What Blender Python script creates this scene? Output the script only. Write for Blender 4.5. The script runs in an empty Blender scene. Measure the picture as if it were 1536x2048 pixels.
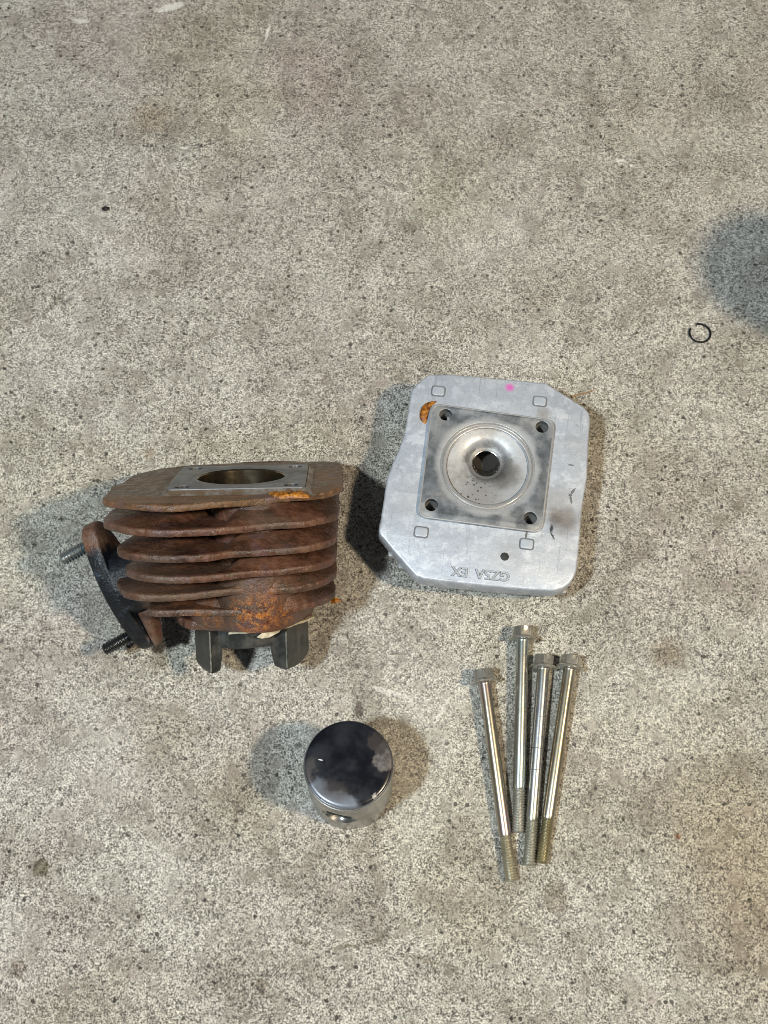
import bpy, bmesh, math, random
from mathutils import Matrix, Vector, noise
random.seed(7)
S = 0.001                      # everything below is written in millimetres
R = math.radians
scene = bpy.context.scene
COL = scene.collection

# ------------------------------------------------------------------ camera
cam_d = bpy.data.cameras.new("camera")
cam = bpy.data.objects.new("camera", cam_d); COL.objects.link(cam)
cam.location = (0, 0, 0.600); cam.rotation_euler = (R(20), 0, 0)
cam_d.sensor_fit = 'VERTICAL'; cam_d.sensor_height = 36; cam_d.lens = 36 * 2400 / 2048
cam_d.clip_start = 0.01; cam_d.clip_end = 50
scene.camera = cam
# ------------------------------------------------------------------ world and lamps (a garage at night, two ceiling lamps)
world = bpy.data.worlds.new("World"); scene.world = world; world.use_nodes = True
bg = world.node_tree.nodes["Background"]
bg.inputs[0].default_value = (0.80, 0.88, 1.0, 1); bg.inputs[1].default_value = 0.085
def lamp(name, d, dist, color, watts, size):
    l = bpy.data.lights.new(name, 'AREA'); l.shape = 'DISK'; l.size = size
    l.color = color; l.energy = watts
    o = bpy.data.objects.new(name, l); COL.objects.link(o)
    v = Vector(d).normalized(); o.location = Vector((0.0, 0.19, 0)) + v * dist
    o.rotation_euler = v.to_track_quat('Z', 'Y').to_euler()
lamp("warm_lamp", (0.62, -0.23, 1.0), 1.6, (1.0, 0.82, 0.58), 17.6, 0.12)
lamp("cool_lamp", (-0.40, -0.28, 1.0), 1.6, (0.86, 0.96, 1.0), 20.0, 0.12)
vs = scene.view_settings
vs.view_transform = 'Standard'; vs.look = 'None'; vs.exposure = 0.0; vs.gamma = 1.0; vs.use_curve_mapping = False
scene.cycles.use_denoising = True; scene.cycles.pixel_filter_type = 'BLACKMAN_HARRIS'; scene.cycles.filter_width = 0.9; scene.render.filter_size = 0.9
scene.cycles.max_bounces = 5; scene.cycles.diffuse_bounces = 2; scene.cycles.glossy_bounces = 3

# ------------------------------------------------------------------ node helpers
class NT:
    def __init__(s, name, dim='3D'):
        s.dim = dim
        s.m = bpy.data.materials.new(name); s.m.use_nodes = True
        s.t = s.m.node_tree; s.p = s.t.nodes["Principled BSDF"]
        s.co = s.t.nodes.new("ShaderNodeTexCoord").outputs["Object"]
    def n(s, kind, **kw):
        nd = s.t.nodes.new(kind)
        for k, v in kw.items(): setattr(nd, k, v)
        return nd
    def set(s, sock, v):
        if hasattr(v, 'is_linked') or isinstance(v, bpy.types.NodeSocket): s.t.links.new(v, sock)
        elif isinstance(v, (tuple, list)) and len(v) == 3 and sock.type == 'RGBA': sock.default_value = (*v, 1)
        elif isinstance(v, (int, float)) and sock.type == 'RGBA': sock.default_value = (v, v, v, 1)
        else: sock.default_value = v
    def noise(s, scale, detail=2.0, rough=0.5, co=None, dist=0.0, out="Fac"):
        nd = s.n("ShaderNodeTexNoise", noise_dimensions=s.dim); s.set(nd.inputs["Vector"], co or s.co)
        nd.inputs["Scale"].default_value = scale; nd.inputs["Detail"].default_value = detail
        nd.inputs["Roughness"].default_value = rough; nd.inputs["Distortion"].default_value = dist
        return nd.outputs[out]
    def voro(s, scale, out="Distance", feature='F1', co=None, rnd=1.0):
        nd = s.n("ShaderNodeTexVoronoi", feature=feature, voronoi_dimensions=s.dim); s.set(nd.inputs["Vector"], co or s.co)
        nd.inputs["Scale"].default_value = scale; nd.inputs["Randomness"].default_value = rnd
        return (nd.outputs["Distance"], nd.outputs["Color"]) if out == "Both" else nd.outputs[out]
    def ramp(s, v, stops, interp='LINEAR'):
        nd = s.n("ShaderNodeValToRGB"); nd.color_ramp.interpolation = interp
        e = nd.color_ramp.elements
        while len(e) < len(stops): e.new(0.5)
        for el, (p, c) in zip(e, stops):
            el.position = p; el.color = (c, c, c, 1) if isinstance(c, (int, float)) else (*c, 1)
        s.set(nd.inputs[0], v); return nd.outputs[0]
    def mix(s, f, a, b, mode='MIX'):
        nd = s.n("ShaderNodeMix", data_type='RGBA', blend_type=mode)
        s.set(nd.inputs[0], f); s.set(nd.inputs[6], a); s.set(nd.inputs[7], b); return nd.outputs[2]
    def math(s, op, a, b=0.0, clamp=False):
        nd = s.n("ShaderNodeMath", operation=op, use_clamp=clamp)
        s.set(nd.inputs[0], a); s.set(nd.inputs[1], b); return nd.outputs[0]
    def mapr(s, v, a, b, c=0.0, d=1.0):
        nd = s.n("ShaderNodeMapRange", interpolation_type='SMOOTHSTEP'); s.set(nd.inputs[0], v)
        for i, x in enumerate((a, b, c, d)): nd.inputs[i + 1].default_value = x
        return nd.outputs[0]
    def xform(s, loc=(0, 0, 0), rot=(0, 0, 0), sc=(1, 1, 1), co=None):
        nd = s.n("ShaderNodeMapping"); s.set(nd.inputs[0], co or s.co)
        nd.inputs[1].default_value = loc; nd.inputs[2].default_value = rot; nd.inputs[3].default_value = sc
        return nd.outputs[0]
    def warp(s, amount, scale, co=None, detail=2.0):
        """coordinates pushed about by noise, so that marks have ragged outlines"""
        c = s.noise(scale, detail, 0.6, co, out="Color")
        a = s.n("ShaderNodeVectorMath", operation='SUBTRACT'); s.set(a.inputs[0], c); a.inputs[1].default_value = (.5, .5, .5)
        b = s.n("ShaderNodeVectorMath", operation='SCALE'); s.set(b.inputs[0], a.outputs[0]); b.inputs["Scale"].default_value = amount
        d = s.n("ShaderNodeVectorMath", operation='ADD'); s.set(d.inputs[0], co or s.co); s.set(d.inputs[1], b.outputs[0])
        return d.outputs[0]
    def spot(s, c, r, soft, co, sc=(1, 1, 1), rz=0.0):
        """1 inside an ellipse of radii r*1/sc about c (mm), 0 outside"""
        a = s.n("ShaderNodeVectorMath", operation='SUBTRACT'); s.set(a.inputs[0], co)
        a.inputs[1].default_value = tuple(x * S for x in c)
        v = a.outputs[0]
        if rz or sc != (1, 1, 1):
            v = s.xform(rot=(0, 0, rz), co=v)
            v = s.xform(sc=sc, co=v)
        l = s.n("ShaderNodeVectorMath", operation='LENGTH'); s.set(l.inputs[0], v)
        return s.mapr(l.outputs["Value"], (r + soft) * S, max(r - soft, 0) * S)
    def sep(s, i, co=None):
        nd = s.n("ShaderNodeSeparateXYZ"); s.set(nd.inputs[0], co or s.co); return nd.outputs[i]
    def bump(s, h, strength, dist):
        nd = s.n("ShaderNodeBump"); s.set(nd.inputs["Height"], h)
        nd.inputs["Strength"].default_value = strength; nd.inputs["Distance"].default_value = dist * S
        s.t.links.new(nd.outputs[0], s.p.inputs["Normal"])
    def done(s, color, rough=0.5, metal=0.0, spec=0.5, coat=0.0):
        s.set(s.p.inputs["Base Color"], color); s.set(s.p.inputs["Roughness"], rough)
        s.set(s.p.inputs["Metallic"], metal); s.set(s.p.inputs["Specular IOR Level"], spec)
        if coat: s.p.inputs["Coat Weight"].default_value = coat; s.p.inputs["Coat Roughness"].default_value = 0.15
        return s.m

# ------------------------------------------------------------------ mesh helpers (mm in, metres out)
def link(name, me, mat=None, parent=None, smooth=40):
    o = bpy.data.objects.new(name, me); COL.objects.link(o)
    if mat: me.materials.append(mat)
    if smooth:
        me.shade_smooth(); me.set_sharp_from_angle(angle=R(smooth))
    if parent: o.parent = parent
    return o
def mesh(name, verts, faces, mat=None, parent=None, smooth=40):
    me = bpy.data.meshes.new(name)
    me.from_pydata([(x * S, y * S, z * S) for x, y, z in verts], [], faces)
    bm = bmesh.new(); bm.from_mesh(me); bmesh.ops.recalc_face_normals(bm, faces=bm.faces); bm.to_mesh(me); bm.free()
    return link(name, me, mat, parent, smooth)
def spline(pts, step=1.2, closed=True):
    """Catmull-Rom through pts, resampled"""
    out = []; n = len(pts)
    for i in range(n if closed else n - 1):
        g = (lambda k: Vector(pts[k % n])) if closed else (lambda k: Vector(pts[min(max(k, 0), n - 1)]))
        p0, p1, p2, p3 = g(i - 1), g(i), g(i + 1), g(i + 2)
        m = max(1, int((p2 - p1).length / step))
        for j in range(m):
            t = j / m
            out.append(0.5 * (2 * p1 + (p2 - p0) * t + (2 * p0 - 5 * p1 + 4 * p2 - p3) * t * t + (3 * p1 - p0 - 3 * p2 + p3) * t ** 3))
    if not closed: out.append(Vector(pts[-1]))
    return out
def rounded(poly, r, n=6):
    """straight-sided polygon with rounded corners; r one number or one per corner"""
    out = []; k = len(poly)
    for i in range(k):
        a, b, c = Vector(poly[i - 1]), Vector(poly[i]), Vector(poly[(i + 1) % k])
        rr = r[i] if isinstance(r, (list, tuple)) else r
        u, v = (a - b).normalized(), (c - b).normalized()
        ang = u.angle(v); t = min(rr / math.tan(ang / 2), (a - b).length * .49, (c - b).length * .49)
        for j in range(n + 1):
            s = j / n; p = b + u * t; q = b + v * t
            out.append((1 - s) ** 2 * p + 2 * s * (1 - s) * b + s * s * q)
    return out
def circle(cx, cy, r, n=40): return [Vector((cx + r * math.cos(2 * math.pi * i / n), cy + r * math.sin(2 * math.pi * i / n))) for i in range(n)]
def plate(name, outer, holes, z0, z1, bevel, mat=None, parent=None, smooth=40, wob=None):
    """flat plate with real holes and rounded edges, made as a filled 2D curve turned into a mesh"""
    cu = bpy.data.curves.new(name, 'CURVE'); cu.dimensions = '2D'; cu.fill_mode = 'BOTH'
    for loop in [outer] + list(holes):
        sp = cu.splines.new('POLY'); sp.points.add(len(loop) - 1); sp.use_cyclic_u = True
        for p, q in zip(sp.points, loop): p.co = (q[0] * S, q[1] * S, 0, 1)
    cu.extrude = max((z1 - z0) / 2 - bevel, 1e-4) * S; cu.bevel_depth = bevel * S; cu.bevel_resolution = 2 if bevel else 0
    cu.offset = -bevel * S
    t = bpy.data.objects.new("tmp", cu); COL.objects.link(t)
    dg = bpy.context.evaluated_depsgraph_get()
    me = bpy.data.meshes.new_from_object(t.evaluated_get(dg)); me.name = name
    bpy.data.objects.remove(t); bpy.data.curves.remove(cu)
    bm = bmesh.new(); bm.from_mesh(me)
    bmesh.ops.remove_doubles(bm, verts=bm.verts, dist=1e-6)
    bmesh.ops.recalc_face_normals(bm, faces=bm.faces)
    for v in bm.verts:
        v.co.z += (z0 + z1) / 2 * S
        if wob: v.co += Vector(wob(v.co / S)) * S
    bm.to_mesh(me); bm.free(); me.materials.clear()
    return link(name, me, mat, parent, smooth)
def loft(name, rings, mat=None, parent=None, cap0=True, cap1=True, smooth=40, closed=True):
    n = len(rings[0]); v = [p for r in rings for p in r]; f = []
    for k in range(len(rings) - 1):
        for i in range(n if closed else n - 1):
            j = (i + 1) % n; f.append((k * n + i, k * n + j, (k + 1) * n + j, (k + 1) * n + i))
    if cap0: f.append(tuple(range(n - 1, -1, -1)))
    if cap1: f.append(tuple((len(rings) - 1) * n + i for i in range(n)))
    return mesh(name, v, f, mat, parent, smooth)
def lathe(name, prof, mat=None, parent=None, n=96, cap0=False, cap1=False, smooth=35, c=(0, 0)):
    rings = [[(c[0] + r * math.cos(2 * math.pi * i / n), c[1] + r * math.sin(2 * math.pi * i / n), z) for i in range(n)] for r, z in prof]
    return loft(name, rings, mat, parent, cap0, cap1, smooth)
def tube(name, pts, rad, mat=None, parent=None, n=10, taper=None):
    pts = [Vector(p) for p in pts]; rings = []; prev = None
    for i, p in enumerate(pts):
        d = (pts[min(i + 1, len(pts) - 1)] - pts[max(i - 1, 0)]).normalized()
        a = prev - d * prev.dot(d) if prev else d.orthogonal(); a.normalize(); prev = a; b = d.cross(a)
        r = rad * (taper(i / (len(pts) - 1)) if taper else 1)
        rings.append([p + a * r * math.cos(2 * math.pi * k / n) + b * r * math.sin(2 * math.pi * k / n) for k in range(n)])
    return loft(name, rings, mat, parent)
def screw(name, r, depth, pitch, length, mat, parent=None, n=28, per=6, chamf=1.0):
    """outside thread along +z from z=0 to length, its end chamfered"""
    rings = []; m = int(length / pitch * per)
    for k in range(m + 1):
        z = length * k / m; lim = r if z < length - chamf else r - (z - (length - chamf)) * 0.9
        ring = []
        for i in range(n):
            a = 2 * math.pi * i / n; ph = (z / pitch + i / n) % 1.0
            tri = abs(2 * ph - 1); tri = min(1, max(0, (tri - .1) / .8))
            rr = min(r - depth * tri, lim); ring.append((rr * math.cos(a), rr * math.sin(a), z))
        rings.append(ring)
    return loft(name, rings, mat, parent, smooth=60)
def thing(name, label, cat, M=None, group=None):
    o = bpy.data.objects.new(name, None); COL.objects.link(o); o.empty_display_size = 0.02
    if M is not None: o.matrix_world = M
    o["label"] = label; o["category"] = cat
    if group: o["group"] = group
    return o
def tag(o, label, cat, group=None):
    o["label"] = label; o["category"] = cat
    if group: o["group"] = group
    return o
def frame(loc, x, y, z):
    M = Matrix.Identity(4)
    for i in range(3):
        M[i][0], M[i][1], M[i][2], M[i][3] = x[i], y[i], z[i], loc[i] * S
    return M
def booleans(o, cutters, op='DIFFERENCE'):
    for c in cutters:
        m = o.modifiers.new("b", 'BOOLEAN'); m.operation = op; m.solver = 'EXACT'; m.object = c
    dg = bpy.context.evaluated_depsgraph_get()
    me = bpy.data.meshes.new_from_object(o.evaluated_get(dg)); old = o.data
    o.modifiers.clear(); me.name = old.name; o.data = me
    me.shade_smooth(); me.set_sharp_from_angle(angle=R(35))
    for c in cutters: bpy.data.objects.remove(c)

# ------------------------------------------------------------------ materials
def mat_concrete():
    t = NT("worn_concrete", '2D')
    wc = t.warp(0.0018, 520)
    cd, cc = t.voro(880, "Both", co=wc)                                   # sand-sized flakes
    g1 = t.noise(1150, 3, 0.72); g2 = t.noise(300, 3, 0.65)
    big = t.noise(9, 4, 0.6); mid = t.noise(38, 4, 0.65)
    fleck = t.math('ADD', t.math('MULTIPLY', t.sep(0, cc), 0.13), t.math('ADD', t.math('MULTIPLY', g1, 0.70), t.math('MULTIPLY', g2, 0.17)))
    base = t.ramp(fleck, [(0.37, (0.080, 0.075, 0.069)), (0.44, (0.235, 0.223, 0.200)), (0.50, (0.385, 0.370, 0.333)), (0.56, (0.55, 0.533, 0.482)), (0.66, (0.78, 0.765, 0.70))])
    # smooth grey-brown patches where the cement skin is left, in several sizes
    skin = t.mapr(t.noise(75, 3, 0.6), 0.57, 0.63)
    base = t.mix(t.math('MULTIPLY', skin, 0.40), base, (0.34, 0.325, 0.285))
    # single aggregate stones
    cell = t.warp(0.004, 300)
    vd, vc = t.voro(95, "Both", co=cell)
    rnd = t.sep(0, vc)
    stone = t.math('MULTIPLY', t.mapr(vd, 0.34, 0.25), t.mapr(rnd, 0.80, 0.82))
    base = t.mix(t.math('MULTIPLY', stone, 0.55), base, t.mix(t.sep(1, vc), (0.23, 0.212, 0.180), (0.40, 0.365, 0.335)))
    # dark grains and pits
    pd, pc = t.voro(460, "Both", co=wc)
    pit = t.math('MULTIPLY', t.mapr(pd, 0.40, 0.28), t.mapr(t.sep(0, pc), 0.86, 0.88))
    pd2, pc2 = t.voro(135, "Both", co=wc)
    pit2 = t.math('MULTIPLY', t.mapr(pd2, 0.15, 0.10), t.mapr(t.sep(1, pc2), 0.82, 0.88))
    pits = t.math('MAXIMUM', t.math('MULTIPLY', pit, 0.6), pit2)
    base = t.mix(t.math('MULTIPLY', pits, 0.88), base, (0.035, 0.031, 0.028))
    # broad tone and tint changes
    base = t.mix(t.mapr(mid, 0.44, 0.64, 0.0, 0.42), base, (0.60, 0.58, 0.545), 'MULTIPLY')
    base = t.mix(t.mapr(big, 0.48, 0.66, 0.0, 0.5), base, (0.88, 0.82, 0.83), 'MULTIPLY')      # mauve
    base = t.mix(t.mapr(t.noise(7, 3, 0.5, t.xform(loc=(3, 1, 0))), 0.5, 0.7, 0.0, 0.6), base, (0.98, 0.97, 0.88), 'MULTIPLY')
    cloud = t.noise(21, 5, 0.62)
    base = t.mix(t.mapr(cloud, 0.50, 0.66, 0.0, 0.42), base, (0.66, 0.645, 0.61), 'MULTIPLY')
    base = t.mix(t.mapr(cloud, 0.46, 0.30, 0.0, 0.13), base, (0.72, 0.71, 0.67))
    w = t.warp(0.010, 140, detail=4); w2 = t.warp(0.004, 300)
    def stain_or_shade(c, r, soft, col, k, co=None, **kw):
        nonlocal base
        base = t.mix(t.math('MULTIPLY', t.spot((c[0], c[1], 0), r, soft, co or w, **kw), k), base, col, 'MULTIPLY')
    stain_or_shade((144.7, 142), 8, 5, (0.55, 0.47, 0.36), 0.75)
    stain_or_shade((-115, 145), 3.6, 1.2, (0.10, 0.075, 0.045), 0.95, w2)
    stain_or_shade((-114, 137), 4.0, 2.5, (0.45, 0.40, 0.33), 0.55, w2)
    stain_or_shade((82, 23), 7, 1.5, (0.55, 0.50, 0.45), 0.7, w2, sc=(1.2, 0.9, 1))
    stain_or_shade((-164.7, 36.5), 4.2, 0.6, (0.42, 0.39, 0.30), 0.85, w2)
    stain_or_shade((-57, -16), 3.2, 0.6, (0.52, 0.46, 0.42), 0.8, w2)
    stain_or_shade((-171, -9), 3.8, 1.0, (0.66, 0.60, 0.57), 0.8, w2)
    stain_or_shade((15, 394.7), 4.0, 2.0, (0.42, 0.37, 0.32), 0.6, w2)
    stain_or_shade((-12.8, 113), 3.0, 0.6, (0.30, 0.25, 0.24), 0.95, w2, sc=(1.4, 0.8, 1))
    stain_or_shade((-139.9, 472), 12, 8, (0.62, 0.47, 0.36), 0.55)
    stain_or_shade((-126.8, 252), 3.0, 1.5, (0.62, 0.48, 0.36), 0.6, w2)
    stain_or_shade((-51, 503), 34, 26, (0.82, 0.71, 0.71), 0.5)
    stain_or_shade((-150, 540), 50, 40, (0.78, 0.70, 0.72), 0.45)
    stain_or_shade((14, 478), 22, 16, (0.72, 0.64, 0.64), 0.5)
    stain_or_shade((-108, 100), 14, 11, (0.80, 0.74, 0.66), 0.5)
    stain_or_shade((-70, 70), 20, 16, (0.84, 0.79, 0.70), 0.5)
    stain_or_shade((165, 55), 30, 24, (0.74, 0.66, 0.54), 0.6)  # this and the next: soft brown shade of the lower right corner, painted on
    stain_or_shade((180, 10), 34, 30, (0.70, 0.60, 0.46), 0.6)  # second part of the painted corner shade
    stain_or_shade((142.2, 51.3), 1.6, 0.7, (0.75, 0.33, 0.16), 0.8, w2)
    stain_or_shade((-188, 344), 9, 1.2, (0.45, 0.42, 0.38), 0.7, w2, sc=(1, 6, 1), rz=R(-55))
    stain_or_shade((-100, 322), 7, 1.6, (0.50, 0.46, 0.42), 0.6, w2, sc=(1, 4, 1), rz=R(-30))
    stain_or_shade((-72.5, 60), 11, 0.8, (0.60, 0.56, 0.50), 0.5, w2, sc=(9, 1, 1), rz=R(6))
    # shallow trowel cracks in the foreground
    stain_or_shade((-14, 1.6), 14, 1.0, (0.55, 0.51, 0.46), 0.8, w2, sc=(1, 13, 1), rz=R(-9)); stain_or_shade((-40, 3), 6, 0.9, (0.58, 0.54, 0.50), 0.8, w2, sc=(1, 6, 1), rz=R(14))
    stain_or_shade((20, -5), 13, 0.9, (0.58, 0.54, 0.49), 0.8, w2, sc=(1, 13, 1), rz=R(12)); stain_or_shade((45, 18), 22, 16, (0.80, 0.75, 0.66), 0.5)
    stain_or_shade((88, 345), 9, 6, (0.70, 0.64, 0.60), 0.5); stain_or_shade((70, 455), 16, 12, (0.78, 0.72, 0.70), 0.5); stain_or_shade((160, 470), 40, 30, (0.84, 0.80, 0.78), 0.5)
    def chalk(c, r, soft, k, co=None, **kw):
        nonlocal base
        base = t.mix(t.math('MULTIPLY', t.spot((c[0], c[1], 0), r, soft, co or w2, **kw), k), base, (0.86, 0.85, 0.82))
    chalk((140.5, 441), 2.6, 1.4, 0.7, sc=(1, 2.2, 1)); chalk((147, 437), 1.2, .8, 0.7)
    chalk((-134, 556), 9, 2.5, 0.55, sc=(1, 3.5, 1), rz=R(-18)); chalk((-190, 545), 5, 2, 0.45, sc=(1, 2.5, 1))
    chalk((-72.8, 535), 8, 1, 0.5, sc=(9, 1, 1), rz=R(12)); chalk((-120, 450), 2.6, 1, 0.6, sc=(1, 4, 1))
    chalk((4, 121), 11, .8, 0.4, sc=(1, 9, 1), rz=R(18)); chalk((29, 112), 8, .7, 0.4, sc=(8, 1, 1), rz=R(32))
    chalk((-150, 372), 20, 14, 0.12, co=w, sc=(1, 2.5, 1)); chalk((60, 380), 34, 24, 0.07, co=w, sc=(1, 1.6, 1)); chalk((10, 118), 30, 24, 0.08, co=w); chalk((120, 105), 40, 30, 0.06, co=w); chalk((-150, 95), 30, 24, 0.08, co=w)
    t.bump(t.noise(600, 2, 0.65), 0.35, 0.6)
    return t.done(base, 0.85, 0.0, 0.35)

def mat_rust(name, dark=1.0, warm=0.0, patch=None, soot=None):
    """brown cast-iron rust; patch/soot are lists of (centre, radius, softness) in the part's own mm"""
    t = NT(name)
    a = t.noise(60, 5, 0.6); b = t.noise(260, 4, 0.65); c = t.noise(1100, 3, 0.6)
    st = t.noise(40, 4, 0.6, t.xform(sc=(0.35, 1.0, 3.0)))
    v = t.math('ADD', t.math('MULTIPLY', a, 0.45), t.math('ADD', t.math('MULTIPLY', b, 0.35), t.math('MULTIPLY', st, 0.2)))
    d = dark
    col = t.ramp(v, [(0.34, (0.035 * d, 0.019 * d, 0.014 * d)), (0.45, (0.085 * d, 0.040 * d, 0.024 * d)), (0.53, (0.160 * d, 0.068 * d, 0.040 * d)), (0.62, (0.205 * d, 0.105 * d, 0.060 * d)), (0.72, (0.150 * d, 0.118 * d, 0.095 * d))])
    if warm: col = t.mix(warm, col, t.ramp(b, [(0.35, (0.11, 0.065, 0.030)), (0.65, (0.235, 0.135, 0.058))]))
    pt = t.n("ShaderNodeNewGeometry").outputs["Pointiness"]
    rim = t.math('MULTIPLY', t.mapr(pt, 0.53, 0.60), t.mapr(b, 0.40, 0.60, 0.15, 1.0))  # rims coloured lighter: worn edges together with painted rim highlights
    # grey oily film and purple bloom
    col = t.mix(t.mapr(t.noise(28, 3, 0.6, t.xform(loc=(.3, .1, .2))), 0.46, 0.64, 0.0, 0.6), col, (0.100, 0.070, 0.050))
    col = t.mix(t.mapr(t.noise(95, 3, 0.6, t.xform(loc=(.7, .5, .2))), 0.56, 0.68, 0.0, 0.6), col, (0.110, 0.062, 0.064))
    rough = t.mapr(b, 0.35, 0.65, 0.26, 0.54)
    if patch:
        w = t.warp(0.010, 160, detail=4); k = None
        for cc, r, so in patch:
            q = t.spot(cc, r, so, w); k = q if k is None else t.math('MAXIMUM', k, q)
        f = t.math('MULTIPLY', k, t.mapr(t.noise(330, 4, 0.7), 0.44, 0.58))
        col = t.mix(f, col, t.ramp(c, [(0.35, (0.22, 0.062, 0.013)), (0.65, (0.56, 0.22, 0.038))]))
        f2 = t.math('MULTIPLY', k, t.mapr(t.noise(420, 3, 0.7, t.xform(loc=(.2, .9, .1))), 0.56, 0.62))
        col = t.mix(f2, col, (0.075, 0.016, 0.013))
    # bright crumbs of scale
    cr = t.math('MULTIPLY', t.mapr(t.voro(700), 0.20, 0.10), t.mapr(t.noise(45, 2, .5), 0.52, 0.64))
    col = t.mix(t.math('MULTIPLY', cr, 0.7), col, (0.50, 0.36, 0.26))
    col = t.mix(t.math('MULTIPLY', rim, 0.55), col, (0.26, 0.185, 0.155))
    if soot:
        w = t.warp(0.008, 200, detail=4); k = None
        for cc, r, so in soot:
            q = t.spot(cc, r, so, w); k = q if k is None else t.math('MAXIMUM', k, q)
        col = t.mix(k, col, t.ramp(b, [(0.42, (0.003, 0.0033, 0.0045)), (0.58, (0.009, 0.011, 0.015)), (0.70, (0.05, 0.065, 0.09))]))
        rough = t.mix(k, rough, t.mapr(b, 0.4, 0.6, 0.5, 0.3))
    t.bump(t.math('ADD', t.math('MULTIPLY', b, 1.0), t.math('MULTIPLY', c, 0.6)), 0.8, 0.7)
    return t.done(col, rough, 0.0, 0.5)

def mat_alu(name, lo, hi, rough=(0.38, 0.6), metal=0.55, extra=None, fine=0.25):
    t = NT(name)
    a = t.noise(70, 5, 0.62); b = t.noise(420, 4, 0.6); e = t.noise(22, 3, 0.5)
    v = t.math('ADD', t.math('MULTIPLY', a, 0.5), t.math('ADD', t.math('MULTIPLY', e, 0.3), t.math('MULTIPLY', b, 0.2)))
    col = t.ramp(v, [(0.36, lo), (0.62, hi)])
    r = t.mapr(a, 0.35, 0.65, rough[1], rough[0])
    if extra: col, r = extra(t, col, r)
    t.bump(b, fine, 0.25)
    return t.done(col, r, metal, 0.5)

def mat_steel(name, lo, hi, r0, r1, metal=0.9, tint=None):
    t = NT(name); a = t.noise(90, 4, .6, t.xform(sc=(1, 1, .35))); b = t.noise(500, 3, .6)
    col = t.ramp(a, [(.36, lo), (.64, hi)])
    col = t.mix(t.mapr(t.noise(240, 4, .7, t.xform(loc=(.1, .3, .6))), .56, .68, 0, .55), col, tuple(c * .45 for c in lo))
    if tint: col = t.mix(t.mapr(t.noise(45, 2, .5, t.xform(loc=(.4, .2, .1), sc=(1, 1, .5))), .48, .66), col, tint)
    t.bump(b, .12, .2); return t.done(col, t.mapr(a, .35, .65, r1, r0), metal, .5)

CONCRETE = mat_concrete()
# ------------------------------------------------------------------ the setting
ground = mesh("garage_floor", [(-1500, -900, 0), (1500, -900, 0), (1500, 2100, 0), (-1500, 2100, 0)], [(0, 1, 2, 3)], CONCRETE, None, 0)
ground["kind"] = "structure"

# ------------------------------------------------------------------ cylinder barrel, lying tilted on the rear edges of its fins
EX = (0.99929525, 0.03007683, -0.0224587); EY = (-0.03494228, 0.52677945, -0.84928349); EN = (-0.01371298, 0.84946971, 0.52745915)
L = 92.0                                                    # from spigot end (origin) to the gasket face
def zz(w): return L + w
base = (-67.47, 135.68, 14.4)
cyl = thing("engine_cylinder", "rusty brown finned engine cylinder lying tilted on the concrete, its bore facing up and back", "engine cylinder", frame(base, EX, EY, EN))
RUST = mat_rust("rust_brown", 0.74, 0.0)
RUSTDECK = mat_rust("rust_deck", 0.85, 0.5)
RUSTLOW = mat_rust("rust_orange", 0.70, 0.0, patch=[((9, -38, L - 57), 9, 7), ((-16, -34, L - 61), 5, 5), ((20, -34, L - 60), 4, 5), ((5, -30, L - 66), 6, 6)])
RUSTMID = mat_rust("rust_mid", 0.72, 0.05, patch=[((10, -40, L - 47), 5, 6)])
def wobble(seed, amp=0.35):
    def f(p):
        q = Vector((p.x * 0.05 + seed * 3.1, p.y * 0.05, seed * 1.7))
        r = Vector((p.x * 0.45, p.y * 0.45, seed * 2.3 + p.z * .2))
        e = noise.noise(r) * amp + amp * .8 * noise.noise(Vector((p.x * 1.3 + seed, p.y * 1.3, p.z * .5))) - 1.6 * amp * max(0, noise.noise(Vector((p.x * .22, p.y * .22, seed * 5.0))) - .38) / .3
        l = math.hypot(p.x, p.y) or 1
        return (e * p.x / l, e * p.y / l, noise.noise(q) * 0.8 * min(1, max(0, (l - 30) / 15)))
    return f
fin_pts = [
 [(-59.5,-36),(-52,-43.6),(-41,-51.5),(-26,-53.5),(-7,-49.6),(12,-41),(32,-34),(44.5,-25),(48.4,-14),(48.5,20),(48.3,45),(44,53),(29,58),(-6,58),(-40,47),(-50,38),(-56,25),(-58,4),(-61,-3),(-60.2,-20)],
 [(-60.2,-34.4),(-54.4,-44),(-41,-54),(-26,-57.6),(-7,-56.5),(12,-48.5),(31.7,-42.5),(44.4,-31),(46.5,-18),(46.5,25),(44,46),(30,55),(-6,55),(-38,45),(-52,28),(-57,8),(-61,-14)],
 [(-52.5,-46),(-44,-55.5),(-26,-62),(-11.4,-60.5),(-1,-54.5),(12,-51.5),(31.6,-48),(43.6,-35.5),(45.6,-20),(45.5,25),(42,44),(28,52),(-6,52),(-30,44),(-44,28),(-47,0),(-51,-28)],
 [(-51.0,-35),(-45.6,-49.8),(-27,-57),(-8,-53.8),(11.4,-48.4),(31,-43.4),(41,-33),(44.8,-21),(45,20),(42,38),(28,47),(-6,47),(-28,40),(-40,24),(-44,0),(-48,-22)],
 [(-57.0,-27),(-49.5,-43),(-38.5,-49),(-19,-46.4),(0,-41),(20.6,-40.5),(35.7,-32),(44,-16),(44.5,10),(41,30),(28,41),(-6,41),(-30,36),(-44,22),(-54,4),(-58,-14)],
 [(-42.3,-31),(-39.5,-37),(-20.6,-38),(-4,-40),(10.2,-41),(30,-32),(42.6,-14),(43.5,6),(40,24),(27,34.5),(-6,34.5),(-28,31),(-38,16),(-42,-6),(-43,-22)],
 [(-32.5,-10),(-29,-19),(-22.6,-25),(-6.6,-28.3),(8.7,-25.5),(22,-18),(30.5,-9),(32.7,3),(31,16),(22,25.5),(6,29),(-12,28),(-25,21),(-31,8)],
]
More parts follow.
